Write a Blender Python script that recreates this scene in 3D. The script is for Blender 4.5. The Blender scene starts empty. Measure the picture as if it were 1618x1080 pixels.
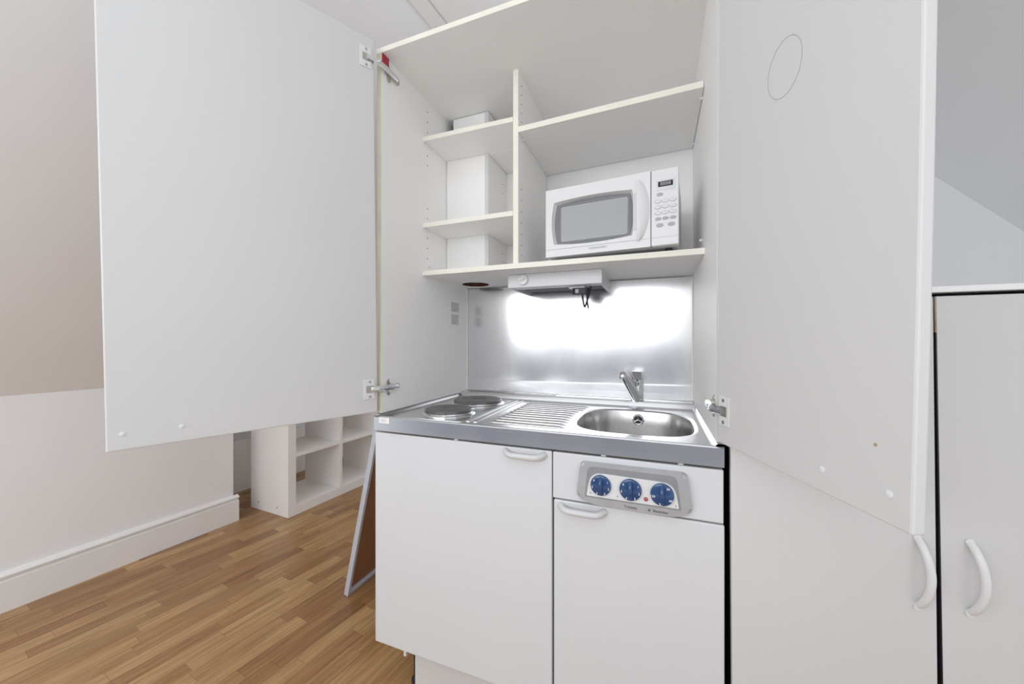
import bpy, bmesh, math, random
from mathutils import Vector, Matrix
random.seed(7)
SC = bpy.context.scene
COL = SC.collection
PI = math.pi

# ------------------------------------------------------------------ camera
CAM = Vector((0.8569, -0.9640, 1.1384))
YAW = math.radians(21.32)
FPX = 586.2
cd = bpy.data.cameras.new('camera')
cd.sensor_fit = 'HORIZONTAL'; cd.sensor_width = 36.0
cd.lens = 36.0 * FPX / 1618.0
cd.clip_start = 0.02
cam = bpy.data.objects.new('camera', cd); COL.objects.link(cam)
cam.location = CAM; cam.rotation_euler = (PI / 2, 0, YAW)
SC.camera = cam

# ------------------------------------------------------------------ daylight
world = bpy.data.worlds.new('overcast_sky'); SC.world = world
world.use_nodes = True
bg = world.node_tree.nodes['Background']
bg.inputs[0].default_value = (0.94, 0.968, 1.0, 1)
bg.inputs[1].default_value = 1.42
FRONT_Y = -1.5                              # the room is modelled up to just behind the camera; the sky lights it from there
# added fill light behind the camera, brightens the left side; stands for window daylight
ld = bpy.data.lights.new('added_fill_light', 'AREA'); ld.shape = 'RECTANGLE'; ld.size = 3.2; ld.size_y = 1.0
ld.energy = 42.0; ld.color = (0.97, 0.985, 1.0)
lo = bpy.data.objects.new('added_fill_light', ld); COL.objects.link(lo)
lo.location = (-0.70, -3.1, 1.76); lo.rotation_euler = (PI / 2, 0, 0)
vs = SC.view_settings
vs.view_transform = 'Standard'; vs.look = 'None'; vs.gamma = 1.0; vs.use_curve_mapping = False
vs.exposure = -0.08
try:
    SC.cycles.max_bounces = 14; SC.cycles.diffuse_bounces = 9; SC.cycles.glossy_bounces = 5
except Exception:
    pass

# ------------------------------------------------------------------ materials
def new_mat(name):
    m = bpy.data.materials.new(name); m.use_nodes = True
    nt = m.node_tree
    return m, nt, nt.nodes['Principled BSDF']
def N(nt, t, **kw):
    n = nt.nodes.new(t)
    for k, v in kw.items():
        if hasattr(n, k): setattr(n, k, v)
        else: n.inputs[k].default_value = v
    return n
def L(nt, a, b): nt.links.new(a, b)

def paint(name, col, rough=0.5, var=0.02, scale=3.0, bump=0.0, bscale=200.0, metal=0.0, spec=0.5, coat=0.0):
    m, nt, p = new_mat(name)
    p.inputs['Roughness'].default_value = rough
    p.inputs['Metallic'].default_value = metal
    p.inputs['Specular IOR Level'].default_value = spec
    p.inputs['Coat Weight'].default_value = coat
    tc = N(nt, 'ShaderNodeTexCoord')
    no = N(nt, 'ShaderNodeTexNoise', Scale=scale, Detail=3.0)
    L(nt, tc.outputs['Object'], no.inputs['Vector'])
    r = N(nt, 'ShaderNodeValToRGB')
    lo = tuple(max(0, c * (1 - var)) for c in col) + (1,); hi = tuple(min(1, c * (1 + var)) for c in col) + (1,)
    r.color_ramp.elements[0].color = lo; r.color_ramp.elements[1].color = hi
    r.color_ramp.elements[0].position = .35; r.color_ramp.elements[1].position = .65
    L(nt, no.outputs['Fac'], r.inputs['Fac']); L(nt, r.outputs['Color'], p.inputs['Base Color'])
    if bump:
        n2 = N(nt, 'ShaderNodeTexNoise', Scale=bscale, Detail=2.0)
        L(nt, tc.outputs['Object'], n2.inputs['Vector'])
        b = N(nt, 'ShaderNodeBump', Strength=bump, Distance=0.001)
        L(nt, n2.outputs['Fac'], b.inputs['Height']); L(nt, b.outputs['Normal'], p.inputs['Normal'])
    return m

def steel(name, col, rough, stretch, var=0.08, bump=0.04, smudge=0.1):
    m, nt, p = new_mat(name)
    p.inputs['Metallic'].default_value = 1.0
    tc = N(nt, 'ShaderNodeTexCoord')
    mp = N(nt, 'ShaderNodeMapping'); mp.inputs['Scale'].default_value = stretch
    L(nt, tc.outputs['Object'], mp.inputs['Vector'])
    no = N(nt, 'ShaderNodeTexNoise', Scale=1.0, Detail=4.0)
    L(nt, mp.outputs['Vector'], no.inputs['Vector'])
    n2 = N(nt, 'ShaderNodeTexNoise', Scale=7.0, Detail=4.0)
    L(nt, tc.outputs['Object'], n2.inputs['Vector'])
    r = N(nt, 'ShaderNodeValToRGB')
    r.color_ramp.elements[0].color = tuple(c * (1 - var) for c in col) + (1,)
    r.color_ramp.elements[1].color = tuple(min(1, c * (1 + var)) for c in col) + (1,)
    L(nt, no.outputs['Fac'], r.inputs['Fac']); L(nt, r.outputs['Color'], p.inputs['Base Color'])
    ma = N(nt, 'ShaderNodeMapRange'); ma.inputs['To Min'].default_value = rough - smudge / 2; ma.inputs['To Max'].default_value = rough + smudge / 2
    L(nt, n2.outputs['Fac'], ma.inputs['Value']); L(nt, ma.outputs['Result'], p.inputs['Roughness'])
    if bump:
        b = N(nt, 'ShaderNodeBump', Strength=bump, Distance=0.001)
        L(nt, no.outputs['Fac'], b.inputs['Height']); L(nt, b.outputs['Normal'], p.inputs['Normal'])
    return m

def wood_floor():
    m, nt, p = new_mat('oak_laminate')
    geo = N(nt, 'ShaderNodeNewGeometry'); oi = N(nt, 'ShaderNodeObjectInfo'); tc = N(nt, 'ShaderNodeTexCoord')
    ad = N(nt, 'ShaderNodeMath', operation='ADD')
    L(nt, geo.outputs['Random Per Island'], ad.inputs[0]); L(nt, oi.outputs['Random'], ad.inputs[1])
    fr = N(nt, 'ShaderNodeMath', operation='FRACT'); L(nt, ad.outputs[0], fr.inputs[0])
    ml = N(nt, 'ShaderNodeMath', operation='MULTIPLY'); ml.inputs[1].default_value = 37.0; L(nt, fr.outputs[0], ml.inputs[0])
    cb = N(nt, 'ShaderNodeCombineXYZ'); L(nt, ml.outputs[0], cb.inputs[0]); L(nt, ml.outputs[0], cb.inputs[2])
    va = N(nt, 'ShaderNodeVectorMath', operation='ADD'); L(nt, tc.outputs['Object'], va.inputs[0]); L(nt, cb.outputs[0], va.inputs[1])
    mp = N(nt, 'ShaderNodeMapping'); mp.inputs['Scale'].default_value = (75, 3.2, 20); L(nt, va.outputs[0], mp.inputs['Vector'])
    g = N(nt, 'ShaderNodeTexNoise', Scale=1.0, Detail=6.0, Roughness=0.6, Distortion=0.6); L(nt, mp.outputs['Vector'], g.inputs['Vector'])
    mp2 = N(nt, 'ShaderNodeMapping'); mp2.inputs['Scale'].default_value = (260, 9, 20); L(nt, va.outputs[0], mp2.inputs['Vector'])
    g2 = N(nt, 'ShaderNodeTexNoise', Scale=1.0, Detail=3.0); L(nt, mp2.outputs['Vector'], g2.inputs['Vector'])
    tone = N(nt, 'ShaderNodeValToRGB'); e = tone.color_ramp.elements
    e[0].color = (0.33, 0.170, 0.074, 1); e[1].color = (0.54, 0.345, 0.160, 1)
    mid = e.new(0.5); mid.color = (0.43, 0.250, 0.110, 1)
    L(nt, fr.outputs[0], tone.inputs['Fac'])
    gr = N(nt, 'ShaderNodeValToRGB'); gr.color_ramp.elements[0].position = .32; gr.color_ramp.elements[1].position = .68
    gr.color_ramp.elements[0].color = (0.66, 0.62, 0.58, 1); gr.color_ramp.elements[1].color = (1.16, 1.16, 1.14, 1)
    L(nt, g.outputs['Fac'], gr.inputs['Fac'])
    mx = N(nt, 'ShaderNodeMix', data_type='RGBA', blend_type='MULTIPLY'); mx.inputs['Factor'].default_value = 1
    L(nt, tone.outputs['Color'], mx.inputs['A']); L(nt, gr.outputs['Color'], mx.inputs['B'])
    g3 = N(nt, 'ShaderNodeValToRGB'); g3.color_ramp.elements[0].position = .3; g3.color_ramp.elements[1].position = .55
    g3.color_ramp.elements[0].color = (0.82, 0.8, 0.78, 1); g3.color_ramp.elements[1].color = (1, 1, 1, 1)
    L(nt, g2.outputs['Fac'], g3.inputs['Fac'])
    mx2 = N(nt, 'ShaderNodeMix', data_type='RGBA', blend_type='MULTIPLY'); mx2.inputs['Factor'].default_value = 1
    L(nt, mx.outputs['Result'], mx2.inputs['A']); L(nt, g3.outputs['Color'], mx2.inputs['B'])
    L(nt, mx2.outputs['Result'], p.inputs['Base Color'])
    p.inputs['Roughness'].default_value = 0.33
    b = N(nt, 'ShaderNodeBump', Strength=0.05, Distance=0.001); L(nt, g2.outputs['Fac'], b.inputs['Height']); L(nt, b.outputs['Normal'], p.inputs['Normal'])
    return m

M = {}
M['wall'] = paint('wall_paint', (0.89, 0.895, 0.91), 0.75, 0.012, 1.5, 0.05, 120)
M['slope'] = paint('slope_paint', (0.885, 0.89, 0.90), 0.8, 0.012, 1.2, 0.05, 120)
M['ceil'] = paint('ceiling_paint', (0.91, 0.905, 0.90), 0.8, 0.012, 1.2, 0.05, 120)
M['slate'] = paint('reflection_dark_grey', (0.30, 0.31, 0.34), 0.7, 0.03, 2)  # dark tone of the added wall, chosen for its reflection in the steel
M['case'] = paint('white_bookcase_foil', (0.92, 0.915, 0.905), 0.45, 0.01, 2)
M['gloss'] = paint('gloss_white_trim', (0.88, 0.88, 0.88), 0.32, 0.01, 2, 0.04, 60)
M['lam'] = paint('dimmed_white_laminate', (0.63, 0.63, 0.627), 0.42, 0.01, 2)  # white darkened to offset the strong frontal light on doors and panels
M['lam2'] = paint('white_cabinet_board', (0.88, 0.873, 0.862), 0.5, 0.012, 2)
M['enamel'] = paint('dimmed_white_enamel', (0.665, 0.672, 0.69), 0.3, 0.01, 2)  # darkened likewise, to even out the frontal light on the base fronts
M['edge'] = paint('cream_edge_banding', (0.82, 0.80, 0.715), 0.5, 0.03, 12)
M['edge2'] = paint('beige_worn_edge', (0.62, 0.585, 0.47), 0.6, 0.06, 12)
M['plastic'] = paint('white_plastic', (0.72, 0.72, 0.73), 0.28, 0.01, 3)
M['plastic_soft'] = paint('off_white_plastic', (0.62, 0.62, 0.63), 0.35, 0.01, 3)
M['grey'] = paint('silver_grey_plastic', (0.50, 0.505, 0.52), 0.34, 0.04, 30, metal=0.6)
M['greydark'] = paint('mid_grey_plastic', (0.30, 0.305, 0.32), 0.4, 0.04, 30, metal=0.3)
M['btn'] = paint('grey_button', (0.40, 0.40, 0.41), 0.45, 0.03, 60)
M['blue'] = paint('navy_knob_plastic', (0.018, 0.065, 0.19), 0.22, 0.08, 20, coat=0.3)
M['red'] = paint('red_plastic', (0.35, 0.012, 0.03), 0.3, 0.08, 40)
M['led'] = paint('dull_red_lens', (0.42, 0.10, 0.11), 0.3, 0.05, 60)
M['black'] = paint('black_rubber', (0.012, 0.013, 0.018), 0.45, 0.1, 30)
M['dark'] = paint('dark_void', (0.02, 0.02, 0.022), 0.8, 0.1, 10)
M['hole'] = paint('raw_chipboard', (0.10, 0.045, 0.03), 0.9, 0.3, 80)
M['chip'] = paint('tan_chipboard', (0.36, 0.27, 0.19), 0.8, 0.2, 90)
M['ink'] = paint('grey_print', (0.10, 0.10, 0.11), 0.5, 0.02, 30)
M['inkpale'] = paint('pale_print', (0.36, 0.36, 0.37), 0.5, 0.02, 30)
M['white_ink'] = paint('white_print', (0.85, 0.87, 0.9), 0.5, 0.02, 30)
M['paper'] = paint('paper_label', (0.84, 0.84, 0.84), 0.7, 0.03, 60)
M['paper2'] = paint('faded_label', (0.66, 0.655, 0.64), 0.7, 0.08, 90)
M['hard'] = paint('brown_hardboard', (0.30, 0.135, 0.065), 0.6, 0.1, 8)
M['alu'] = paint('grey_aluminium_frame', (0.58, 0.62, 0.70), 0.4, 0.03, 20, metal=0.25)
M['splash'] = steel('brushed_splashback_steel', (0.80, 0.80, 0.81), 0.19, (260, 30, 4), 0.07, 0.008, 0.10)
M['steel'] = steel('worktop_steel', (0.66, 0.66, 0.67), 0.22, (8, 200, 60), 0.06, 0.03, 0.14)
M['bowl'] = steel('sink_bowl_steel', (0.62, 0.615, 0.61), 0.27, (120, 120, 6), 0.07, 0.03, 0.1)
M['apron'] = steel('apron_steel', (0.50, 0.51, 0.535), 0.24, (5, 60, 260), 0.09, 0.03, 0.16)
M['chrome'] = steel('chrome', (0.80, 0.81, 0.83), 0.06, (4, 4, 4), 0.01, 0.0, 0.03)
M['hinge'] = steel('nickel_hinge', (0.55, 0.53, 0.47), 0.3, (40, 40, 40), 0.12, 0.0, 0.1)
M['plate'] = paint('cast_iron_hotplate', (0.16, 0.155, 0.15), 0.38, 0.25, 45, metal=0.55)
M['wood'] = wood_floor()

def glass_dark():
    m, nt, p = new_mat('tinted_oven_glass')
    p.inputs['Base Color'].default_value = (0.30, 0.31, 0.33, 1); p.inputs['Roughness'].default_value = 0.12
    tc = N(nt, 'ShaderNodeTexCoord'); no = N(nt, 'ShaderNodeTexNoise', Scale=9.0, Detail=3.0); L(nt, tc.outputs['Object'], no.inputs['Vector'])
    r = N(nt, 'ShaderNodeValToRGB'); r.color_ramp.elements[0].color = (.15, .155, .17, 1); r.color_ramp.elements[1].color = (.19, .195, .21, 1)
    L(nt, no.outputs['Fac'], r.inputs['Fac']); L(nt, r.outputs['Color'], p.inputs['Base Color'])
    return m
M['glass'] = glass_dark()
def mesh_screen():
    m, nt, p = new_mat('oven_mesh_screen')
    tc = N(nt, 'ShaderNodeTexCoord'); mp = N(nt, 'ShaderNodeMapping'); mp.inputs['Scale'].default_value = (1, 1, 1)
    L(nt, tc.outputs['Object'], mp.inputs['Vector'])
    w = N(nt, 'ShaderNodeTexWave', Scale=85.0, Distortion=0.0); w.bands_direction = 'X'
    L(nt, mp.outputs['Vector'], w.inputs['Vector'])
    r = N(nt, 'ShaderNodeValToRGB'); r.color_ramp.elements[0].color = (.33, .335, .35, 1); r.color_ramp.elements[1].color = (.40, .405, .42, 1)
    L(nt, w.outputs['Fac'], r.inputs['Fac']); L(nt, r.outputs['Color'], p.inputs['Base Color'])
    p.inputs['Roughness'].default_value = 0.16
    return m
M['mesh'] = mesh_screen()

# ------------------------------------------------------------------ mesh helpers
ROOT_LOC = {}
def finish(name, bm, mat, parent=None, smooth=None, recalc=True):
    if recalc: bmesh.ops.recalc_face_normals(bm, faces=bm.faces[:])
    off = ROOT_LOC.get(parent.name, Vector((0, 0, 0))) if parent else Vector((0, 0, 0))
    if off.length: bmesh.ops.translate(bm, verts=bm.verts[:], vec=-off)
    me = bpy.data.meshes.new(name); bm.to_mesh(me); bm.free()
    mats = mat if isinstance(mat, (list, tuple)) else [mat]
    for k in mats: me.materials.append(M[k] if isinstance(k, str) else k)
    if smooth is not None:
        for p in me.polygons: p.use_smooth = True
        me.set_sharp_from_angle(angle=math.radians(smooth))
    o = bpy.data.objects.new(name, me); COL.objects.link(o)
    if parent:
        o.parent = parent; ROOT_LOC[o.name] = off
    return o
def thing(name, loc, label, cat, group=None):
    o = bpy.data.objects.new(name, None); COL.objects.link(o); o.location = loc
    o.empty_display_size = 0.05
    o['label'] = label; o['category'] = cat
    if group: o['group'] = group
    ROOT_LOC[o.name] = Vector(loc)
    return o
def struct(name, bm, mat, parent=None, smooth=None):
    o = finish(name, bm, mat, parent, smooth); o['kind'] = 'structure'; return o

def box(bm, x0, x1, y0, y1, z0, z1, bev=0.0, seg=2, mi=0, xf=None):
    vs_ = [bm.verts.new((x, y, z)) for x in (x0, x1) for y in (y0, y1) for z in (z0, z1)]
    idx = [(0, 1, 3, 2), (4, 6, 7, 5), (0, 4, 5, 1), (2, 3, 7, 6), (0, 2, 6, 4), (1, 5, 7, 3)]
    fs = [bm.faces.new([vs_[i] for i in f]) for f in idx]
    for f in fs: f.material_index = mi
    geom = vs_
    if bev:
        es = list({e for f in fs for e in f.edges})
        r = bmesh.ops.bevel(bm, geom=es, offset=bev, segments=seg, profile=0.5, affect='EDGES')
        for f in r['faces']: f.material_index = mi
        geom = list({v for v in r['verts']} | {v for v in vs_ if v.is_valid})
    if xf is not None:
        for v in geom: v.co = xf @ v.co if isinstance(xf, Matrix) else xf(v.co)
    return geom
def prism(bm, pts, mapf, d0, d1, bev=0.0, seg=2, mi=0):
    """polygon pts (a,b) swept from depth d0 to d1; mapf(a,b,d)->Vector"""
    A = [bm.verts.new(mapf(a, b, d0)) for a, b in pts]; B = [bm.verts.new(mapf(a, b, d1)) for a, b in pts]
    n = len(pts); fs = [bm.faces.new(A[::-1]), bm.faces.new(B)]
    for i in range(n): fs.append(bm.faces.new((A[i], A[(i + 1) % n], B[(i + 1) % n], B[i])))
    for f in fs: f.material_index = mi
    if bev:
        es = list(fs[1].edges)
        r = bmesh.ops.bevel(bm, geom=es, offset=bev, segments=seg, profile=0.5, affect='EDGES')
        for f in r['faces']: f.material_index = mi
def rrect(x0, x1, y0, y1, r, n=6):
    out = []
    for cx, cy, a0 in ((x1 - r, y1 - r, 0), (x0 + r, y1 - r, 90), (x0 + r, y0 + r, 180), (x1 - r, y0 + r, 270)):
        for i in range(n + 1):
            a = math.radians(a0 + 90 * i / n); out.append((cx + r * math.cos(a), cy + r * math.sin(a)))
    return out
def round_poly(pts, r, n=5):
    """round the corners of a polygon"""
    out = []; k = len(pts)
    for i in range(k):
        p0 = Vector(pts[i - 1]); p1 = Vector(pts[i]); p2 = Vector(pts[(i + 1) % k])
        rr = r[i] if isinstance(r, (list, tuple)) else r
        d0 = (p0 - p1); d2 = (p2 - p1)
        t = min(rr, d0.length * .49, d2.length * .49)
        a = p1 + d0.normalized() * t; b = p1 + d2.normalized() * t
        for j in range(n + 1):
            s = j / n
            q = a * (1 - s) ** 2 + p1 * 2 * s * (1 - s) + b * s * s
            out.append((q.x, q.y))
    return out
def barrel(cx, cy, hx, hy, bx, by, r, n=9):
    """rectangle with outward-bulging sides, rounded corners"""
    pts = []
    for i in range(n): s = -1 + 2 * i / n; pts.append((cx + hx * s, cy - hy - by * (1 - s * s)))
    for i in range(n): s = -1 + 2 * i / n; pts.append((cx + hx + bx * (1 - s * s), cy + hy * s))
    for i in range(n): s = 1 - 2 * i / n; pts.append((cx + hx * s, cy + hy + by * (1 - s * s)))
    for i in range(n): s = 1 - 2 * i / n; pts.append((cx - hx - bx * (1 - s * s), cy + hy * s))
    return pts
def tube(bm, path, rad, seg=12, cap=True, mi=0, flat=None):
    path = [Vector(p) for p in path]; rings = []; up = None
    for i, p in enumerate(path):
        t = (path[min(i + 1, len(path) - 1)] - path[max(i - 1, 0)]).normalized()
        if up is None: up = t.orthogonal().normalized() if flat is None else (Vector(flat) - t * t.dot(Vector(flat))).normalized()
        up = (up - t * t.dot(up)).normalized(); sd = t.cross(up)
        r = rad[i] if isinstance(rad, (list, tuple)) else rad
        ra, rb = r if isinstance(r, tuple) else (r, r)
        rings.append([bm.verts.new(p + up * math.cos(2 * PI * k / seg) * ra + sd * math.sin(2 * PI * k / seg) * rb) for k in range(seg)])
    for a, b in zip(rings, rings[1:]):
        for k in range(seg):
            f = bm.faces.new((a[k], a[(k + 1) % seg], b[(k + 1) % seg], b[k])); f.material_index = mi
    if cap:
        bm.faces.new(rings[0][::-1]).material_index = mi; bm.faces.new(rings[-1]).material_index = mi
def lathe(bm, prof, origin, axis=(0, 0, 1), seg=32, mi=0):
    """prof: list of (radius, height) along axis"""
    ax = Vector(axis).normalized(); u = ax.orthogonal().normalized(); w = ax.cross(u); o = Vector(origin)
    rings = []
    for r, h in prof:
        if r < 1e-6: rings.append([bm.verts.new(o + ax * h)])
        else: rings.append([bm.verts.new(o + ax * h + (u * math.cos(2 * PI * k / seg) + w * math.sin(2 * PI * k / seg)) * r) for k in range(seg)])
    for a, b in zip(rings, rings[1:]):
        if len(a) == 1 and len(b) == 1: continue
        for k in range(seg):
            k2 = (k + 1) % seg
            if len(a) == 1: f = bm.faces.new((a[0], b[k], b[k2]))
            elif len(b) == 1: f = bm.faces.new((a[k], a[k2], b[0]))
            else: f = bm.faces.new((a[k], a[k2], b[k2], b[k]))
            f.material_index = mi
    if len(rings[0]) > 1: bm.faces.new(rings[0][::-1]).material_index = mi
    if len(rings[-1]) > 1: bm.faces.new(rings[-1]).material_index = mi
def BM(): return bmesh.new()
def mbox(name, dims, mat, parent, bev=0.0, seg=2, smooth=None, xf=None):
    bm = BM(); box(bm, *dims, bev=bev, seg=seg, xf=xf)
    return finish(name, bm, mat, parent, smooth)
def text_mesh(name, body, mapf, size, mat, parent, depth=0.0004, align='CENTER', bold=0.0):
    """flat print: glyphs laid out in (a,b), mapped into the scene by mapf(a,b,d)"""
    cu = bpy.data.curves.new(name, 'FONT'); cu.body = body; cu.size = size; cu.align_x = align; cu.align_y = 'CENTER'
    cu.offset = bold; cu.resolution_u = 3
    tmp = bpy.data.objects.new(name, cu); COL.objects.link(tmp)
    dg = bpy.context.evaluated_depsgraph_get(); dg.update()
    me = bpy.data.meshes.new_from_object(tmp.evaluated_get(dg))
    bpy.data.objects.remove(tmp); bpy.data.curves.remove(cu)
    bm = BM(); bm.from_mesh(me); bpy.data.meshes.remove(me)
    for v in bm.verts: v.co = mapf(v.co.x, v.co.y, depth)
    return finish(name, bm, mat, parent, recalc=False)

# ================================================================== THE ROOM
SH = 0.079                                  # the left wall runs 4.5 degrees off the kitchenette's depth axis
def lx(xp, y): return xp + SH * y
KX, KZ = -1.700, 0.909                      # knee wall face and the height where the slope starts
RX, RZ = -2.253, 0.369                      # deeper knee wall in the recess
TX, CZ = -0.070, 2.50                       # slope meets the flat ceiling
Y0, Y1 = -1.10, 2.30                        # the sloped part of the room
KY = 0.590                                  # the knee wall ends here, the recess starts
RS = 3.344                                  # right slope: x + z = RS
FLOOR_Z = 0.0

def quadslab(bm, c, thick):
    """slab below/behind four corners c, offset along the face normal"""
    c = [Vector(p) for p in c]; n = (c[1] - c[0]).cross(c[3] - c[0]).normalized() * thick
    A = [bm.verts.new(p) for p in c]; B = [bm.verts.new(p + n) for p in c]
    bm.faces.new(A[::-1]); bm.faces.new(B)
    for i in range(4): bm.faces.new((A[i], A[(i + 1) % 4], B[(i + 1) % 4], B[i]))

# --- floor: base slab + strips
bm = BM(); box(bm, -2.45, 2.25, FRONT_Y - 0.1, Y1 + 0.1, -0.06, -0.0082)
floor = struct('floor', bm, 'hole')
FA = math.radians(7.5)                      # the strips run 7.5 degrees off the depth axis
fd = Vector((math.sin(FA), math.cos(FA), 0)); fp = Vector((math.cos(FA), -math.sin(FA), 0))
SW = 0.0645
rf = random.Random(11)
strips = []
for i in range(-50, 52):
    q = -4.4 + rf.random() * 0.4
    while q < 3.4:
        ln = rf.choice((0.24, 0.30, 0.30, 0.36, 0.42))
        c = fp * (i * SW) + fd * (q + ln / 2)
        if -2.4 < c.x < 2.2 and FRONT_Y - .05 < c.y < Y1 + .05: strips.append((c, ln))
        q += ln
def screen(p):
    d = p - CAM; r = Vector((math.cos(YAW), math.sin(YAW), 0)); f = Vector((-math.sin(YAW), math.cos(YAW), 0))
    z = d.dot(f)
    return (z, 809 + FPX * d.dot(r) / z, 540 - FPX * d.z / z) if z > 0.05 else (z, -9999, 0)
def shows(c, ln):
    ok = False
    for s in (-.5, 0, .5):
        p = c + fd * (ln * s); z, u, v = screen(p)
        hid = (p.x > 0.12 and p.y > 0.0) or p.x < lx(KX, p.y) and p.y < KY or p.x < RX + SH * p.y
        if z > 0 and -5 < u < 650 and v < 1085 and not hid: ok = True
    return ok
near = sorted([s for s in strips if shows(*s)], key=lambda s: (s[0] - CAM).length)[:290]
nearset = {id(s) for s in near}
plank_me = {}
def strip_mesh(bm, ln, c=None):
    g = 0.0003
    vsx = box(bm, -SW / 2 + g, SW / 2 - g, -ln / 2 + g, ln / 2 - g, -0.008, 0.0)
    if c is not None:
        for v in vsx: v.co = fp * v.co.x + fd * v.co.y + Vector((c.x, c.y, v.co.z))
for k, (c, ln) in enumerate(near):
    if ln not in plank_me:
        bm = BM(); strip_mesh(bm, ln); bmesh.ops.recalc_face_normals(bm, faces=bm.faces[:])
        me = bpy.data.meshes.new('plank'); bm.to_mesh(me); bm.free(); me.materials.append(M['wood']); plank_me[ln] = me
    o = bpy.data.objects.new('plank', plank_me[ln]); COL.objects.link(o); o.parent = floor
    o.location = c; o.rotation_euler = (0, 0, -FA)
# the rest of the strips, joined (kept in the strip frame so the grain runs along them)
bm = BM()
for s in strips:
    if id(s) in nearset: continue
    c, ln = s; a = c.dot(fp); b = c.dot(fd); g = 0.0003
    box(bm, a - SW / 2 + g, a + SW / 2 - g, b - ln / 2 + g, b + ln / 2 - g, -0.008, 0.0)
rest = finish('plank_field', bm, 'wood', floor); rest['kind'] = 'stuff'
rest.rotation_euler = (0, 0, -FA)

# --- left knee wall, recess and slope
bm = BM()
pts = [(lx(KX, Y0), Y0), (lx(KX, KY), KY), (lx(RX, KY), KY), (lx(RX, Y0), Y0)]
A = [bm.verts.new((x, y, 0.0)) for x, y in pts]
tops = [KZ, KZ, RZ, RZ]
B = [bm.verts.new((x, y, t)) for (x, y), t in zip(pts, tops)]
bm.faces.new(A[::-1]); bm.faces.new(B)
for i in range(4): bm.faces.new((A[i], A[(i + 1) % 4], B[(i + 1) % 4], B[i]))
wall_left = struct('wall_left', bm, 'wall')
bm = BM(); quadslab(bm, [(lx(RX, KY), KY, 0), (lx(RX, KY), KY, RZ + .02), (lx(RX, Y1), Y1, RZ + .02), (lx(RX, Y1), Y1, 0)], -0.08)
for v in bm.verts: pass
wall_recess = struct('wall_recess', bm, 'wall')
bm = BM()
def lslope(y): return [(lx(RX - .12, y), y, RZ - .117), (lx(TX, y), y, CZ)]
a, b = lslope(Y0), lslope(Y1)
quadslab(bm, [a[0], a[1], b[1], b[0]], 0.0)if False else None
n = Vector((-(CZ - KZ), 0, TX - KX)).normalized() * 0.08
VA = [bm.verts.new(Vector(p)) for p in (a[0], a[1], b[1], b[0])]; VB = [bm.verts.new(Vector(p) + n) for p in (a[0], a[1], b[1], b[0])]
bm.faces.new(VA); bm.faces.new(VB[::-1])
for i in range(4): bm.faces.new((VA[i], VA[(i + 1) % 4], VB[(i + 1) % 4], VB[i]))
slope_l = struct('ceiling_slope_left', bm, 'slope')
# flat ceiling, with the boxed strip and hairline gap beside the slope
bm = BM(); box(bm, -0.45, 2.3, -0.60, 0.92, CZ, CZ + 0.08); box(bm, -0.45, 2.3, 2.15, Y1 + .1, CZ, CZ + .08); box(bm, -.45, .02, .92, 2.15, CZ, CZ + .08); box(bm, 1.9, 2.3, .92, 2.15, CZ, CZ + .08)   # unseen opening added to let sky light into the rear of the room
ceiling = struct('ceiling', bm, 'ceil')
bm = BM()
for x0, x1, zz in ((0.000, 0.064, 0.020), (0.0705, 0.70, 0.014)):
    c = [(x0 + TX + SH * -.6, -.6), (x1 + TX + SH * -.6, -.6), (x1 + TX + SH * .9, .9), (x0 + TX + SH * .9, .9)]
    lo = [bm.verts.new((x, y, CZ - zz)) for x, y in c]; hi = [bm.verts.new((x, y, CZ + .002)) for x, y in c]
    bm.faces.new(lo[::-1]); bm.faces.new(hi)
    for i in range(4): bm.faces.new((lo[i], lo[(i + 1) % 4], hi[(i + 1) % 4], hi[i]))
struct('ceiling_board', bm, 'ceil', ceiling)
# right slope
bm = BM()
P = [(RS - CZ - .02, -0.60, CZ + .02), (2.25, -0.60, RS - 2.25), (2.25, 0.70, RS - 2.25), (RS - CZ - .02, 0.70, CZ + .02)]
n = Vector((1, 0, 1)).normalized() * 0.08
VA = [bm.verts.new(Vector(p)) for p in P]; VB = [bm.verts.new(Vector(p) + n) for p in P]
bm.faces.new(VA); bm.faces.new(VB[::-1])
for i in range(4): bm.faces.new((VA[i], VA[(i + 1) % 4], VB[(i + 1) % 4], VB[i]))
struct('ceiling_slope_right', bm, 'slope')
# wall behind the kitchenette, far wall, right wall
bm = BM(); box(bm, 0.0, 2.3, 0.622, 0.72, 0, CZ); struct('wall_back', bm, 'wall')
bm = BM()
box(bm, -2.45, -1.75, Y1, Y1 + .1, 0, CZ); box(bm, 0.10, 2.3, Y1, Y1 + .1, 0, CZ); box(bm, -1.75, 0.10, Y1, Y1 + .1, 0, 0.35); box(bm, -1.75, 0.10, Y1, Y1 + .1, 2.25, CZ)
struct('wall_far', bm, 'wall')
bm = BM()
for x in (-1.75, -1.15, -.545, 0.05): box(bm, x, x + .05, Y1 + .03, Y1 + .08, 0.35, 2.25)
box(bm, -1.75, .10, Y1 + .03, Y1 + .08, .35, .40); box(bm, -1.75, .10, Y1 + .03, Y1 + .08, 2.20, 2.25)
struct('window_1', bm, 'gloss')
bm = BM(); box(bm, 2.09, 2.20, Y0, 0.62, 0, RS - 2.09); struct('wall_right', bm, 'wall')
bm = BM(); box(bm, 2.12, 2.25, 0.72, Y1, 0, CZ); struct('wall_right_rear', bm, 'wall')
# unseen low wall, added behind the camera to darken the steel's reflections
bm = BM(); box(bm, -2.45, 2.25, -3.3, -3.2, -0.4, 1.15); struct('reflection_wall', bm, 'slate')
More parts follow.
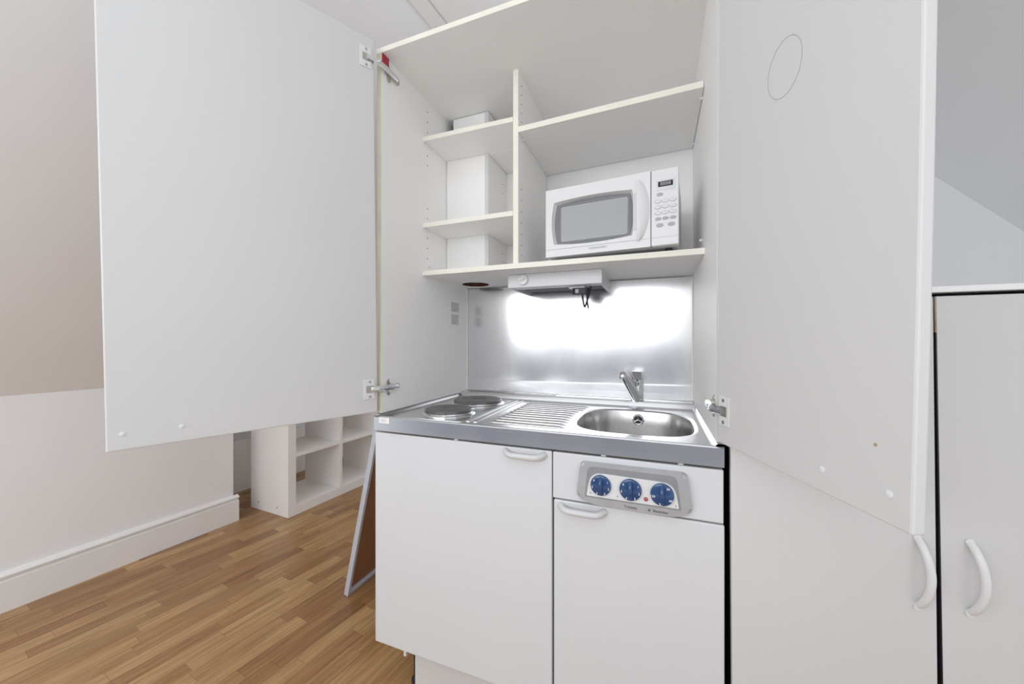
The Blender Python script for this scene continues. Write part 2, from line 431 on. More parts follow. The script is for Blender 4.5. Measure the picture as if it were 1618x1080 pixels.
# baseboards
def skirting(name, xw, ya, yb, h=0.165, t=0.020):
    bm = BM()
    prof = [(0, 0), (t, 0), (t, h * .78), (t * .55, h * .80), (t * .55, h * .84), (t * 1.05, h * .87), (t * 1.15, h * .92), (t * .8, h * .965), (t * .35, h), (0, h)]
    def mp(a, b, d): return Vector((lx(xw, d) + a, d, b))
    prism(bm, prof, mp, ya, yb)
    return struct(name, bm, 'gloss', None, 25)
skirting('baseboard_left', KX, Y0, KY + .022)
skirting('baseboard_recess', RX, KY + .01, Y1 - .01)

# ================================================================== BASE CABINETS
def bow_handle(name, parent, mapf, length, reach, rad, mat='plastic', flat=False, n=14):
    """bow handle: a = along, d = reach from the door"""
    path = []; rads = []
    for i in range(n + 1):
        s = -1 + 2 * i / n
        if flat: d = reach * (1 - abs(s) ** 6)
        else: d = reach * (1 - s * s) ** .75
        path.append(mapf(s * length / 2, d)); rads.append(rad)
    bm = BM(); tube(bm, path, rads, 12)
    for s in (-1, 1):
        a = mapf(s * length / 2, -.002); b = mapf(s * length / 2, .004)
        tube(bm, [a, b], rad * 1.0 if not isinstance(rad, tuple) else max(rad), 12)
    return finish(name, bm, mat, parent, 60)

XS = 0.5965
ZB, ZD, ZA, ZT = 0.165, 0.722, 0.852, 0.900
c1 = thing('base_cabinet', (0.3, 0.3, 0), 'wide white base cabinet with one large door, under the hotplates', 'cabinet')
mbox('body', (0.002, XS - .002, 0.022, 0.598, 0.150, 0.846), 'lam', c1)
d = mbox('door', (0.002, XS - 0.0015, 0.0, 0.019, ZB, 0.846), 'enamel', c1, 0.003)
def hmap(cx, cz, y=0.0): return lambda a, r: Vector((cx + a, y - r, cz - 0.25 * r))
bow_handle('handle', d, hmap(0.518, 0.833), 0.110, 0.020, (0.0085, 0.0098), 'plastic_soft', True)
mbox('plinth', (0.118, XS - .004, 0.055, 0.070, 0.002, 0.150), 'lam', c1)
bm = BM(); lathe(bm, [(.0, 0), (.016, 0), (.016, .012), (.009, .016), (.009, .148)], (0.105, 0.080, 0.001), seg=16)
finish('leg', bm, 'black', c1, 40)
mbox('leg_clip', (0.090, 0.100, 0.030, 0.040, 0.118, 0.160), 'plastic', c1, 0.003)
bm = BM(); lathe(bm, [(.0, 0), (.016, 0), (.016, .012), (.009, .016), (.009, .148)], (0.105, 0.52, 0.001), seg=16)
finish('leg', bm, 'black', c1, 40)

c2 = thing('base_cabinet', (0.8, 0.3, 0), 'narrow white base cabinet with three blue knobs, under the sink', 'cabinet')
bm = BM()
box(bm, XS + .002, XS + .018, 0.022, 0.598, 0.150, 0.846); box(bm, 0.978, 0.994, 0.022, 0.598, 0.150, 0.846)
box(bm, XS + .018, 0.978, 0.022, 0.598, 0.150, 0.166); box(bm, XS + .018, 0.978, 0.582, 0.598, 0.166, 0.846)
finish('body', bm, 'lam', c2)
d = mbox('door', (XS + 0.004, 1.001, 0.0, 0.019, ZB, ZD - .003), 'enamel', c2, 0.003)
bow_handle('handle', d, hmap(0.676, 0.706), 0.110, 0.020, (0.0085, 0.0098), 'plastic_soft', True)
mbox('plinth', (XS + .002, 0.990, 0.055, 0.070, 0.002, 0.150), 'lam', c2)
fas = mbox('fascia', (XS + 0.0015, 0.999, -0.001, 0.019, ZD + .001, 0.846), 'enamel', c2, 0.003)
fm = lambda a, b, dd: Vector((a, -0.001 - dd, b))
# control panel bezel
op = round_poly([(0.663, 0.741), (0.700, 0.7275), (0.80, 0.7235), (0.90, 0.7275), (0.935, 0.741), (0.922, 0.832), (0.674, 0.832)], [.012, .03, .03, .03, .012, .010, .010])
bm = BM(); prism(bm, op, fm, 0.0, 0.013, 0.009, 4)
bez = finish('control_panel', bm, 'grey', c2)
ip = round_poly([(0.685, 0.7445), (0.9105, 0.7445), (0.9005, 0.823), (0.693, 0.823)], [.004, .004, .016, .016])
bm = BM(); prism(bm, ip, fm, 0.012, 0.0136, 0.0); finish('panel_inset', bm, 'greydark', bez)
wp = round_poly([(0.690, 0.7485), (0.9055, 0.7485), (0.8955, 0.806), (0.700, 0.809)], [.003, .003, .030, .030])
bm = BM(); prism(bm, wp, fm, 0.0135, 0.0146, 0.0005, 1); finish('panel_plate', bm, 'plastic', bez)
def knob(cx, cz, r, marks, angs):
    bm = BM()
    lathe(bm, [(r, 0), (r, .003), (r * .96, .006), (r * .80, .0075), (0, .0085)], (cx, -0.0156, cz), (0, -1, 0), 36)
    # grip ridge
    pts = []
    for i in range(17):
        s = -1 + 2 * i / 16; pts.append((s, .0095 * (1 - s * s) ** .5 if abs(s) < 1 else 0))
    path = [Vector((cx, -0.0156 - .005 - .008 * (1 - abs(s) ** 3), cz + s * r * .80)) for s in [(-1 + 2 * i / 10) for i in range(11)]]
    tube(bm, path, [(.006 * (1 - .35 * abs(-1 + 2 * i / 10)), .0062 * (1 - .3 * abs(-1 + 2 * i / 10))) for i in range(11)], 12, flat=(0, -1, 0))
    k = finish('knob', bm, 'blue', c2, 45)
    for j, t in enumerate(marks):
        a = angs[j]
        ca, sa = math.cos(math.radians(a)), math.sin(math.radians(a))
        px, pz = cx + r * .80 * sa, cz + r * .80 * ca
        text_mesh('numeral', t, lambda A_, B_, D_, px=px, pz=pz: Vector((px + A_, -0.0242 - .0004, pz + B_)), .0075, 'white_ink', k, bold=.0001)
    text_mesh('index_mark', 'o', lambda A_, B_, D_: Vector((cx + A_, -0.0159, cz + r * 1.13 + B_)), .0045, 'ink', bez)
    return k
A6 = (58, 105, 150, 205, 258, 310)
knob(0.726, 0.7795, 0.0255, '123456', A6)
knob(0.797, 0.7785, 0.0262, '123456', A6)
knob(0.8685, 0.7775, 0.0265, ['30', '60', '90', '120'], (38, 118, 188, 258))
bm = BM(); lathe(bm, [(.0052, 0), (.0052, .001), (.004, .0022), (0, .0026)], (0.8325, -.0156, 0.7605), (0, -1, 0), 18); finish('indicator_lamp', bm, 'led', bez, 60)
for px, pz, ch in ((0.7005, 0.757, 'x'), (0.7665, 0.758, 'x'), (0.8985, 0.7545, 'o')):
    text_mesh('symbol', ch, lambda a, b, dd, px=px, pz=pz: Vector((px + a, -0.0160, pz + b)), .008, 'ink', bez)
text_mesh('lettering', 'Trinette', lambda a, b, dd: Vector((0.797 + a, -0.0145, 0.7345 + b)), .0092, 'ink', bez, bold=.00012)
text_mesh('lettering', 'Electrolux', lambda a, b, dd: Vector((0.8650 + a, -0.0145, 0.7345 + b)), .0082, 'ink', bez, bold=.0002)
bm = BM()
for x0, x1, z0, z1 in ((0, .005, 0, .0008), (0, .005, .0042, .005), (0, .0008, 0, .005), (.0042, .005, 0, .005), (.0012, .0038, .0012, .0038)):
    box(bm, 0.8375 + x0, 0.8375 + x1, -0.0145, -.0139, 0.7322 + z0, 0.7322 + z1)
finish('emblem', bm, 'ink', bez)

# ================================================================== WORKTOP
wt = thing('worktop', (0.5, 0.3, ZA), 'stainless steel worktop with sink bowl, ribbed drainer and two hotplates', 'worktop')
ZS = 0.8935                                   # recessed surface
def sink_outline(k=1.0, n=3.2, off=0.0):
    cx, cy, hx, hy = 0.790, 0.258, 0.1665, 0.180
    out = []
    for i in range(NS):
        a = ANG[i]; c, s = math.cos(a), math.sin(a)
        r = ((abs(c) / (hx * k + off)) ** n + (abs(s) / (hy * k + off)) ** n) ** (-1 / n)
        out.append((cx + r * c, cy + r * s))
    return out
OX0, OX1, OY0, OY1 = 0.022, 0.978, 0.016, 0.532
corner_ang = [math.atan2(y - .258, x - .790) % (2 * PI) for x in (OX0, OX1) for y in (OY0, OY1)]
ANG = sorted([2 * PI * i / 72 for i in range(72)] + corner_ang); NS = len(ANG)
outer = []
for a in ANG:
    c, s = math.cos(a), math.sin(a); ts = []
    if c > 1e-9: ts.append((OX1 - .790) / c)
    if c < -1e-9: ts.append((OX0 - .790) / c)
    if s > 1e-9: ts.append((OY1 - .258) / s)
    if s < -1e-9: ts.append((OY0 - .258) / s)
    t = min(ts); outer.append((.790 + t * c, .258 + t * s))
bm = BM()
rings = []
for pts, z in ((outer, ZS), (sink_outline(1, 3.2, .012), ZS), (sink_outline(1, 3.2, .006), ZS - .0008), (sink_outline(1, 3.2, .001), ZS - .004)):
    rings.append([bm.verts.new((x, y, z)) for x, y in pts])
for a, b in zip(rings, rings[1:]):
    for k in range(NS): bm.faces.new((a[k], a[(k + 1) % NS], b[(k + 1) % NS], b[k]))
# rolled front edge, side rims, rear ledge
def sweep_x(prof, x0, x1):
    a = [bm.verts.new((x0, y, z)) for y, z in prof]; b = [bm.verts.new((x1, y, z)) for y, z in prof]
    for i in range(len(prof) - 1): bm.faces.new((a[i], a[i + 1], b[i + 1], b[i]))
def sweep_y(prof, y0, y1):
    a = [bm.verts.new((x, y0, z)) for x, z in prof]; b = [bm.verts.new((x, y1, z)) for x, z in prof]
    for i in range(len(prof) - 1): bm.faces.new((a[i], a[i + 1], b[i + 1], b[i]))
sweep_x([(OY0, ZS), (OY0 - .004, ZS + .003), (.006, ZT - .001), (.001, ZT), (-.003, ZT - .001), (-.005, ZT - .004)], 0.0, 1.0)
sweep_x([(OY1, ZS), (OY1 + .004, ZS + .012), (OY1 + .008, ZS + .0175), (OY1 + .014, .9125), (.598, .9125)], 0.0, 1.0)
sweep_y([(OX0, ZS), (OX0 - .006, ZS + .009), (OX0 - .010, ZS + .0115), (.0, ZS + .0115)], 0.0, .598)
sweep_y([(OX1, ZS), (OX1 + .006, ZS + .009), (OX1 + .010, ZS + .0115), (1.0, ZS + .0115)], 0.0, .598)
top = finish('top', bm, 'steel', wt, 35)
bm = BM(); box(bm, 0.0, 1.0, -0.005, 0.001, ZA, ZT - .003, 0.0012, 2)
apron = finish('apron', bm, 'apron', wt)
bm = BM(); box(bm, 0.022, 0.064, -0.0062, -0.0051, 0.8775, 0.8965, 0.0005, 1); sticker = finish('sticker', bm, 'paper', apron)
text_mesh('lettering', 'V2.1', lambda a, b, dd: Vector((0.043 + a, -0.0064, 0.887 + b)), .011, 'inkpale', sticker)
for x in (0.30, 0.73, 0.91):
    mbox('spacer_clip', (x - .006, x + .006, 0.004, 0.014, 0.8465, 0.8515), 'plastic', wt)
# bowl
bm = BM()
rr = []
for k, off, z in ((1, .001, ZS - .004), (1, -.001, ZS - .010), (.985, 0, ZS - .05), (.96, 0, ZS - .115), (.93, 0, ZS - .140), (.86, 0, ZS - .150), (.12, 0, ZS - .154)):
    rr.append([bm.verts.new((x, y, z)) for x, y in sink_outline(k, 3.2, off)])
for a, b in zip(rr, rr[1:]):
    for k in range(NS): bm.faces.new((a[k], a[(k + 1) % NS], b[(k + 1) % NS], b[k]))
bm.faces.new(rr[-1])
bowl = finish('sink_bowl', bm, 'bowl', wt, 50)
bm = BM(); lathe(bm, [(.024, 0), (.026, .003), (.018, .004), (.016, .001), (0, .001)], (.79, .258, ZS - .153), seg=24); finish('drain', bm, 'chrome', bowl, 40)
oy, oz = 0.4315, 0.862
bm = BM(); lathe(bm, [(.0195, -.004), (.0195, .003), (.0165, .0055), (.0140, .004), (.0138, .001)], (.795, oy, oz), (0, -1, .05), 28); ovf = finish('overflow', bm, 'chrome', bowl, 40)
bm = BM(); lathe(bm, [(.0138, 0), (.0138, .0015), (0, .0018)], (.795, oy, oz), (0, -1, .05), 24); finish('overflow_hole', bm, 'black', bowl)
bm = BM()
for a in (90, 210, 330):
    ca, sa = math.cos(math.radians(a)), math.sin(math.radians(a))
    tube(bm, [(.795, oy - .0035, oz), (.795 + .0145 * ca, oy - .0035, oz + .0145 * sa)], .0021, 8)
finish('overflow_spoke', bm, 'chrome', bowl, 50)
mbox('rim_badge', (0.800, 0.836, 0.066, 0.0675, ZS - .0125, ZS - .0045), 'greydark', bowl)
# drainer ribs
for i in range(11):
    y = 0.075 + i * 0.0355
    xr = 0.612 - 0.0 * i + (.010 if i > 7 else 0) - .010 * math.sin(PI * i / 10)
    bm = BM(); n = 12; path = []; rad = []
    for j in range(n + 1):
        s = j / n; path.append((0.372 + (xr - .372) * s, y, ZS - .0005)); e = min(1, min(s, 1 - s) * 9 + .25); rad.append((.0052 * e, .0088 * (.5 + .5 * e)))
    tube(bm, path, rad, 10, flat=(0, 0, 1)); finish('drainer_rib', bm, 'steel', wt, 70)
for x in (0.316, 0.340):
    bm = BM(); tube(bm, [(x, .05 + .46 * j / 8, ZS) for j in range(9)], [(.0035 * (.4 if j in (0, 8) else 1), .006) for j in range(9)], 10, flat=(0, 0, 1)); finish('hob_ridge', bm, 'steel', wt, 70)
# raised hob plate and hotplates
bm = BM(); prism(bm, rrect(0.036, 0.304, 0.030, 0.510, .02), lambda a, b, dd: Vector((a, b, dd)), ZS - .001, ZS + .003, .0025, 2); hob = finish('hob_plate', bm, 'steel', wt)
for cx, cy, r in ((0.196, 0.137, 0.080), (0.197, 0.356, 0.0945)):
    bm = BM(); lathe(bm, [(r + .010, 0), (r + .010, .002), (r + .006, .005), (r + .001, .006), (r + .001, .0085), (r - .001, .009)], (cx, cy, ZS + .0025), seg=56); rng = finish('hotplate_rim', bm, 'chrome', wt, 40)
    bm = BM(); prof = [(r, .004), (r + .0005, .0135), (r - .002, .0165), (r * .97, .017)]
    for q in (.88, .80, .72, .64, .56, .48, .40): prof += [(r * q + .0012, .017), (r * q, .0166), (r * q - .0012, .017)]
    prof += [(r * .33, .017), (r * .31, .0155), (0, .0155)]
    lathe(bm, prof, (cx, cy, ZS + .0025), seg=56); finish('hotplate', bm, 'plate', wt, 40)
# vent slots on the rear ledge
bm0 = BM()
for i in range(30):
    x = 0.050 + i * 0.0138
    bm = BM(); prism(bm, [(x, .553), (x + .0062, .553), (x + .0100, .576), (x + .0038, .576)], lambda a, b, dd: Vector((a, b, dd)), .9123, .9131); finish('vent_slot', bm, 'dark', wt)
bm0.free()

# ================================================================== TAP
tp = thing('mixer_tap', (0.785, 0.560, 0.9126), 'chrome single-lever mixer tap standing behind the sink bowl', 'tap')
bm = BM(); lathe(bm, [(.0235, 0), (.0235, .005), (.021, .008)], (0.785, .560, 0.9130), seg=32); finish('base', bm, 'chrome', tp, 40)
bm = BM()
lathe(bm, [(.0200, 0), (.0195, .045), (.0200, .058), (.0205, .060), (.0205, .078), (.017, .088), (0, .090)], (0.787, .562, .9205), seg=32); finish('body', bm, 'chrome', tp, 35)
bm = BM()
A0 = Vector((.782, .552, .925)); A1 = Vector((.742, .452, 1.018))
tube(bm, [A0, A0.lerp(A1, .35), A0.lerp(A1, .7), A0.lerp(A1, .93), A1 + Vector((-.001, -.008, .004))], [(.024, .019), (.020, .018), (.016, .016), (.0135, .014), (.010, .012)], 20, flat=(0, .5, .8)); finish('spout', bm, 'chrome', tp, 45)
bm = BM(); lathe(bm, [(.0118, 0), (.0130, .002), (.0130, .014), (.009, .019)], A1 + Vector((-.001, -.004, -.014)), (0, 0, 1), 24); finish('aerator', bm, 'chrome', tp, 40)
bm = BM()
prism(bm, [(.520, .995), (.585, .985), (.585, 1.004), (.560, 1.016), (.508, 1.030), (.495, 1.028)], lambda a, b, dd: Vector((.787 + dd, a, b)), -.017, .017, .003, 2); finish('lever', bm, 'chrome', tp)
bm = BM(); lathe(bm, [(.0035, 0), (.0035, .001), (0, .0012)], (.787, .5415, .990), (0, -1, 0), 14); finish('temperature_mark', bm, 'black', tp)

# ================================================================== SPLASHBACK
bm = BM()
sp = [(0.602, 1.388), (0.602, .968), (0.600, .962), (0.5985, .938), (0.5968, .9135)]
def splash_y(x, z, y): return y
cols = [0.019 + (0.984 - 0.019) * i / 8 for i in range(9)]
fr = []
for x in cols:
    w = (x - .019) / .965
    fr.append([bm.verts.new((x, y, z + (0.014 * (w - .5) if .95 < z < .98 else 0))) for y, z in sp])
bk = [[bm.verts.new((v.co.x, v.co.y + .0025, v.co.z)) for v in col] for col in fr]
for i in range(8):
    for j in range(4):
        bm.faces.new((fr[i][j], fr[i + 1][j], fr[i + 1][j + 1], fr[i][j + 1])); bm.faces.new((bk[i][j], bk[i][j + 1], bk[i + 1][j + 1], bk[i + 1][j]))
for i in range(8):
    bm.faces.new((fr[i][0], bk[i][0], bk[i + 1][0], fr[i + 1][0])); bm.faces.new((fr[i][4], fr[i + 1][4], bk[i + 1][4], bk[i][4]))
for i in (0, 8):
    for j in range(4): bm.faces.new((fr[i][j], fr[i][j + 1], bk[i][j + 1], bk[i][j]))
spl = thing('splashback', (0.5, 0.6, 0.9135), 'brushed stainless steel splashback panel behind the sink and hotplates', 'splashback')
finish('panel', bm, 'splash', spl)
for x0, x1 in ((0.0185, 0.0225), (0.9815, 0.9855)): mbox('sealant_bead', (x0, x1, .594, .6015, .914, 1.387), 'edge', spl)

# ================================================================== WALL CABINET
wc = thing('wall_cabinet', (0.5, 0.3, 0.905), 'tall white upper cabinet with open shelves and both doors swung open', 'cabinet')
IX0, IX1 = 0.018, 0.986
PT = 2.099
def board(name, x0, x1, y0, y1, z0, z1, parent=wc, xf=None, mat='lam2', edge='edge', bev=.0006):
    """panel with cream edge banding on its front edge"""
    bm = BM(); box(bm, x0, x1, y0, y1, z0, z1)
    for f in bm.faces:
        f.normal_update(); c = f.calc_center_median()
        if abs(c.y - y0) < 1e-5: f.material_index = 1
    if xf:
        for v in bm.verts: v.co = xf(v.co)
    return finish(name, bm, [mat, edge], parent)
sl = board('side_panel', 0.0, IX0, 0.011, 0.600, 0.9060, PT - .016, edge='edge2')
sr = board('side_panel', IX1, IX1 + .018, 0.011, 0.600, 0.9060, PT - .016, edge='lam')
board('top_panel', 0.0, IX1 + .018, 0.009, 0.600, PT - .016, PT)
mbox('back_panel', (IX0, IX1, 0.606, 0.612, 1.392, PT - .016), 'lam2', wc)
YS = 0.241
# bottom shelf with a round duct hole
def shelf_hole(name, x0, x1, y0, y1, z0, z1, cx, cy, r):
    bm = BM(); ca = [math.atan2(y - cy, x - cx) % (2 * PI) for x in (x0, x1) for y in (y0, y1)]
    an = sorted([2 * PI * i / 48 for i in range(48)] + ca); rings = {}
    for z in (z0, z1):
        inn = [bm.verts.new((cx + r * math.cos(a), cy + r * math.sin(a), z)) for a in an]; out = []
        for a in an:
            c, s = math.cos(a), math.sin(a); ts = []
            if c > 1e-9: ts.append((x1 - cx) / c)
            if c < -1e-9: ts.append((x0 - cx) / c)
            if s > 1e-9: ts.append((y1 - cy) / s)
            if s < -1e-9: ts.append((y0 - cy) / s)
            t = min(ts); out.append(bm.verts.new((cx + t * c, cy + t * s, z)))
        rings[z] = (inn, out); n = len(an)
        for k in range(n): bm.faces.new((inn[k], inn[(k + 1) % n], out[(k + 1) % n], out[k]))
    n = len(an)
    for k in range(n):
        k2 = (k + 1) % n
        f = bm.faces.new((rings[z0][0][k], rings[z0][0][k2], rings[z1][0][k2], rings[z1][0][k])); f.material_index = 2
        f = bm.faces.new((rings[z0][1][k], rings[z1][1][k], rings[z1][1][k2], rings[z0][1][k2]))
        if abs(f.calc_center_median().y - y0) < 1e-5: f.material_index = 1
    return finish(name, bm, ['lam2', 'edge', 'hole'], wc)
ZSH = 1.4115
shelf_hole('shelf', IX0, IX1, YS, 0.604, ZSH - .0175, ZSH, 0.105, 0.518, 0.060)
board('divider', 0.391, 0.4095, YS, 0.604, ZSH, PT - .016)
def tilt(p):
    w = (p.x - .41) / (IX1 - .41); return Vector((p.x, p.y, p.z + .013 * w))
shR = board('shelf', 0.4105, IX1 - .004, YS - .003, 0.600, 1.8635, 1.8820, xf=tilt)
board('shelf', IX0 + .001, 0.390, YS, 0.412, 1.9060, 1.9225, xf=lambda p: Vector((p.x, p.y, p.z + .004 * (1 - p.x / .39))))
board('shelf', IX0 + .001, 0.390, YS, 0.412, 1.5785, 1.5955)
board('shelf', 0.2185, 0.390, 0.412, 0.604, 1.9060, 1.9225)
board('shelf', 0.2185, 0.390, 0.412, 0.604, 1.5785, 1.5955)
# duct boxing
dk = thing  # (part, not a thing)
bm = BM(); ztop = PT - .0165
prism(bm, [(IX0 + .002, ZSH), (0.2125, ZSH), (0.2125, ztop - .002), (0.052, ztop - .002), (0.052, ztop - .058), (IX0 + .002, ztop - .058)], lambda a, b, dd: Vector((a, dd, b)), 0.432, 0.414)
duct = finish('duct_cover', bm, 'lam2', wc)
bm = BM(); box(bm, 0.2000, 0.2165, 0.4135, 0.604, ZSH, ztop - .004); finish('duct_side', bm, 'lam2', wc)
mbox('duct_lip', (0.2005, 0.2165, 0.4120, 0.4135, ZSH, ztop - .004), 'lam', wc)
# peg holes and shelf pins
def peg(x, y, z, ax):
    bm = BM(); lathe(bm, [(.0024, -.001), (.0024, .0006), (0, .0006)], (x, y, z), ax, 8); return bm
for z in (2.040, 2.000, 1.960, 1.868, 1.830, 1.660, 1.622, 1.545, 1.505, 1.465): finish('peg_hole', peg(IX0, 0.272, z, (1, 0, 0)), 'dark', wc)
for z in (2.045, 2.013, 1.981, 1.949, 1.917, 1.680, 1.640, 1.600, 1.560, 1.520, 1.480, 1.445): finish('peg_hole', peg(0.4095, 0.275, z, (1, 0, 0)), 'dark', wc)
for z in (1.840, 1.800, 1.530, 1.495): finish('peg_hole', peg(0.2165, 0.560, z, (1, 0, 0)), 'dark', wc)
def pin(x, y, z, ax): 
    bm = BM(); lathe(bm, [(.0045, 0), (.0045, .007), (.003, .009), (0, .009)], (x, y, z), ax, 12); return finish('shelf_pin', bm, 'plastic', wc, 45)
for z in (1.9015, 1.574): pin(IX0, 0.262, z, (1, 0, 0)); pin(0.391, 0.57, z, (-1, 0, 0))
pin(0.4095, 0.285, 1.859, (1, 0, 0)); pin(0.4095, 0.570, 1.859, (1, 0, 0)); pin(IX1, 0.285, 1.872, (-1, 0, 0)); pin(IX1, 0.560, 1.872, (-1, 0, 0))
pin(IX1, 0.30, 1.448, (-1, 0, 0)); pin(IX0, 0.275, 1.435, (1, 0, 0))
# labels on the inside of the left panel
for z0, z1 in ((1.271, 1.315), (1.215, 1.262)): 
    lb = mbox('rating_label', (IX0, IX0 + .0006, 0.452, 0.520, z0, z1), 'paper2', wc)
    for k in range(4): mbox('print_line', (IX0 + .0006, IX0 + .0009, 0.458, 0.500 + .012 * (k % 2), z0 + .006 + k * .0095, z0 + .009 + k * .0095), 'inkpale', lb)
mbox('red_stop', (IX0, IX0 + .005, 0.013, 0.042, 2.052, 2.0825), 'red', wc)

# doors
class Door:
    def __init__(s, hx, hy, zb, ang, sag, lean, sign):
        a = math.radians(ang); s.h = Vector((hx, hy, zb)); s.d = Vector((math.cos(a), math.sin(a), 0)); s.nv = Vector((-math.sin(a), math.cos(a), 0))
        s.th = sag; s.lean = lean; s.sign = sign
    def __call__(s, a, t, n):     # a along the width, t up, n towards the room side of the inner face
        al = a * math.cos(s.th) + t * math.sin(s.th); z = -a * math.sin(s.th) + t * math.cos(s.th)
        return s.h + s.d * al + s.nv * (t * s.lean + s.sign * n) + Vector((0, 0, z))
def slab(D, w, h, name, bow=0.0):
    bm = BM(); geo = box(bm, 0, w, -.018, 0, 0, h, .003, 2)
    if bow:
        bmesh.ops.subdivide_edges(bm, edges=[e for e in bm.edges if abs(e.verts[0].co.z - e.verts[1].co.z) > h * .5], cuts=8)
    for v in bm.verts:
        a, n, t = v.co.x, v.co.y, v.co.z
        u = t / h
        v.co = D(a + bow * (a / w) * (4 * u * (1 - u)), t, n)
    return finish(name, bm, 'lam', wc)
DL = Door(.0125, .0000, .9115, 245.2, .0169, .0135, 1)
DR = Door(.9850, -.0085, .9120, -66.47, .0201, -.0069, -1)
dl = slab(DL, .597, 1.184, 'door'); dl['label'] = 'wide left door'
dr = slab(DR, .397, 1.182, 'door', .004); dr['label'] = 'narrow right door'
def dbox(name, D, par, a0, a1, t0, t1, n0, n1, mat, bev=.001):
    bm = BM(); box(bm, a0, a1, n0, n1, t0, t1, bev, 2)
    for v in bm.verts: v.co = D(v.co.x, v.co.z, v.co.y)
    return finish(name, bm, mat, par)
def ddisc(name, D, par, a, t, prof, mat, seg=20):
    bm = BM(); lathe(bm, prof, (0, 0, 0), (0, 1, 0), seg)
    for v in bm.verts: v.co = D(a + v.co.x, t + v.co.z, v.co.y)
    return finish(name, bm, mat, par, 40)
def hinge(D, par, t, side, zoff=0.0):
    """concealed hinge: cup plate on the door, arm, mounting plate on the side panel"""
    pl = dbox('hinge_plate', D, par, .010, .046, t - .032, t + .032, 0, .0025, 'plastic', .001)
    dbox('hinge_cup', D, par, .016, .038, t - .011, t + .011, .0025, .0042, 'hinge', .0006)
    for q in (-.024, .024): ddisc('hinge_screw', D, par, .026, t + q, [(.004, .002), (.004, .0038), (0, .0042)], 'hinge', 12)
    p0 = D(.024, t, .006); p1 = Vector((IX0 + .013 if side < 0 else IX1 - .013, .034, p0.z + zoff))
    bm = BM(); mid = (p0 + p1) / 2 + Vector((.006 if side < 0 else -.006, -.004, 0))
    tube(bm, [p0, mid, p1, p1 + Vector((0, .042, 0))], [(.0085, .0045), (.0095, .0060), (.0095, .0065), (.0085, .005)], 8, flat=(0, 0, 1)); finish('hinge_arm', bm, 'chrome', wc, 35)
    x0, x1 = (IX0, IX0 + .009) if side < 0 else (IX1 - .009, IX1)
    mbox('hinge_mount', (x0, x1, .028, .092, p1.z - .0085, p1.z + .0085), 'hinge', wc, .0015)
    bm = BM(); xx = IX0 if side < 0 else IX1
    for q in (-.018, .018): lathe(bm, [(.009, 0), (.009, .003), (.005, .0045), (0, .0045)], (xx, .044, p1.z + q), (-side, 0, 0), 16)
    box(bm, min(xx, xx - side * .003), max(xx, xx - side * .003), .036, .052, p1.z - .018, p1.z + .018); finish('hinge_wing', bm, 'hinge', wc, 40)
    bm = BM(); xx2 = x1 if side < 0 else x0
    for q in (.052, .070): lathe(bm, [(.0036, 0), (.0036, .0015), (0, .0015)], (xx2, q, p1.z), (-side, 0, 0), 12)
    finish('hinge_slot', bm, 'black', wc)
hinge(DL, dl, .0765, -1, .0)
hinge(DL, dl, 1.120, -1, .004)
hinge(DR, dr, .0745, 1, .0)
hinge(DR, dr, 1.105, 1, .0)
for a, t in ((.572, .036), (.475, .036)): ddisc('screw_cap', DL, dl, a, t, [(.0052, 0), (.0052, .0008), (.003, .0018), (0, .002)], 'plastic')
for a, t in ((.272, .036), (.370, .040)): ddisc('screw_cap', DR, dr, a, t, [(.0052, 0), (.0052, .0008), (.003, .0018), (0, .002)], 'plastic')
ddisc('chip', DR, dr, .352, .098, [(.0027, 0), (.0024, .0003), (0, .0003)], 'chip', 7)
bm = BM(); 
R1, R2 = .0388, .0380
ra = [bm.verts.new(DR(.189 + R1 * math.cos(2 * PI * k / 48), .703 + R1 * 1.25 * math.sin(2 * PI * k / 48), .0003)) for k in range(48)]
rb = [bm.verts.new(DR(.189 + R2 * math.cos(2 * PI * k / 48), .703 + R2 * 1.25 * math.sin(2 * PI * k / 48), .0003)) for k in range(48)]
for k in range(48): bm.faces.new((ra[k], ra[(k + 1) % 48], rb[(k + 1) % 48], rb[k]))
finish('ring_mark', bm, 'btn', dr)

# ================================================================== EXTRACTOR HOOD
hd = thing('extractor_hood', (0.5, 0.47, 1.343), 'slim white extractor hood fixed under the microwave shelf', 'extractor hood')
HX0, HX1, HY0, HY1, HZ0, HZ1 = 0.3265, 0.6795, 0.350, 0.600, 1.3430, ZSH - .0178
bm = BM()
box(bm, HX0, HX1, HY0, HY0 + .016, HZ0, HZ1, .0025, 2)
box(bm, HX0, HX0 + .010, HY0 + .012, HY1, HZ0, HZ1); box(bm, HX1 - .010, HX1, HY0 + .012, HY1, HZ0, HZ1)
box(bm, HX0 + .010, HX1 - .010, HY0 + .012, HY1, HZ1 - .006, HZ1)
finish('housing', bm, 'enamel', hd)
mbox('front_lip', (HX0 + .010, HX1 - .010, HY0 + .014, HY0 + .062, HZ0 + .001, HZ0 + .006), 'enamel', hd)
mbox('filter', (HX0 + .012, HX1 - .012, HY0 + .062, HY1 - .002, HZ0 + .014, HZ0 + .020), 'black', hd)
for i in range(10): mbox('filter_slat', (HX0 + .014, HX1 - .014, HY0 + .070 + i * .0165, HY0 + .076 + i * .0165, HZ0 + .0115, HZ0 + .0142), 'greydark', hd)
bm = BM(); lathe(bm, [(.0195, 0), (.0195, .006), (.0178, .009), (0, .0092)], (0.390, HY0, 1.3705), (0, -1, 0), 32)
kb = finish('dial', bm, 'plastic', hd, 40)
bm = BM(); tube(bm, [(0.3775, HY0 - .0095, 1.3660), (0.4025, HY0 - .0095, 1.3750)], .0023, 8); finish('dial_pointer', bm, 'plastic_soft', kb, 60)
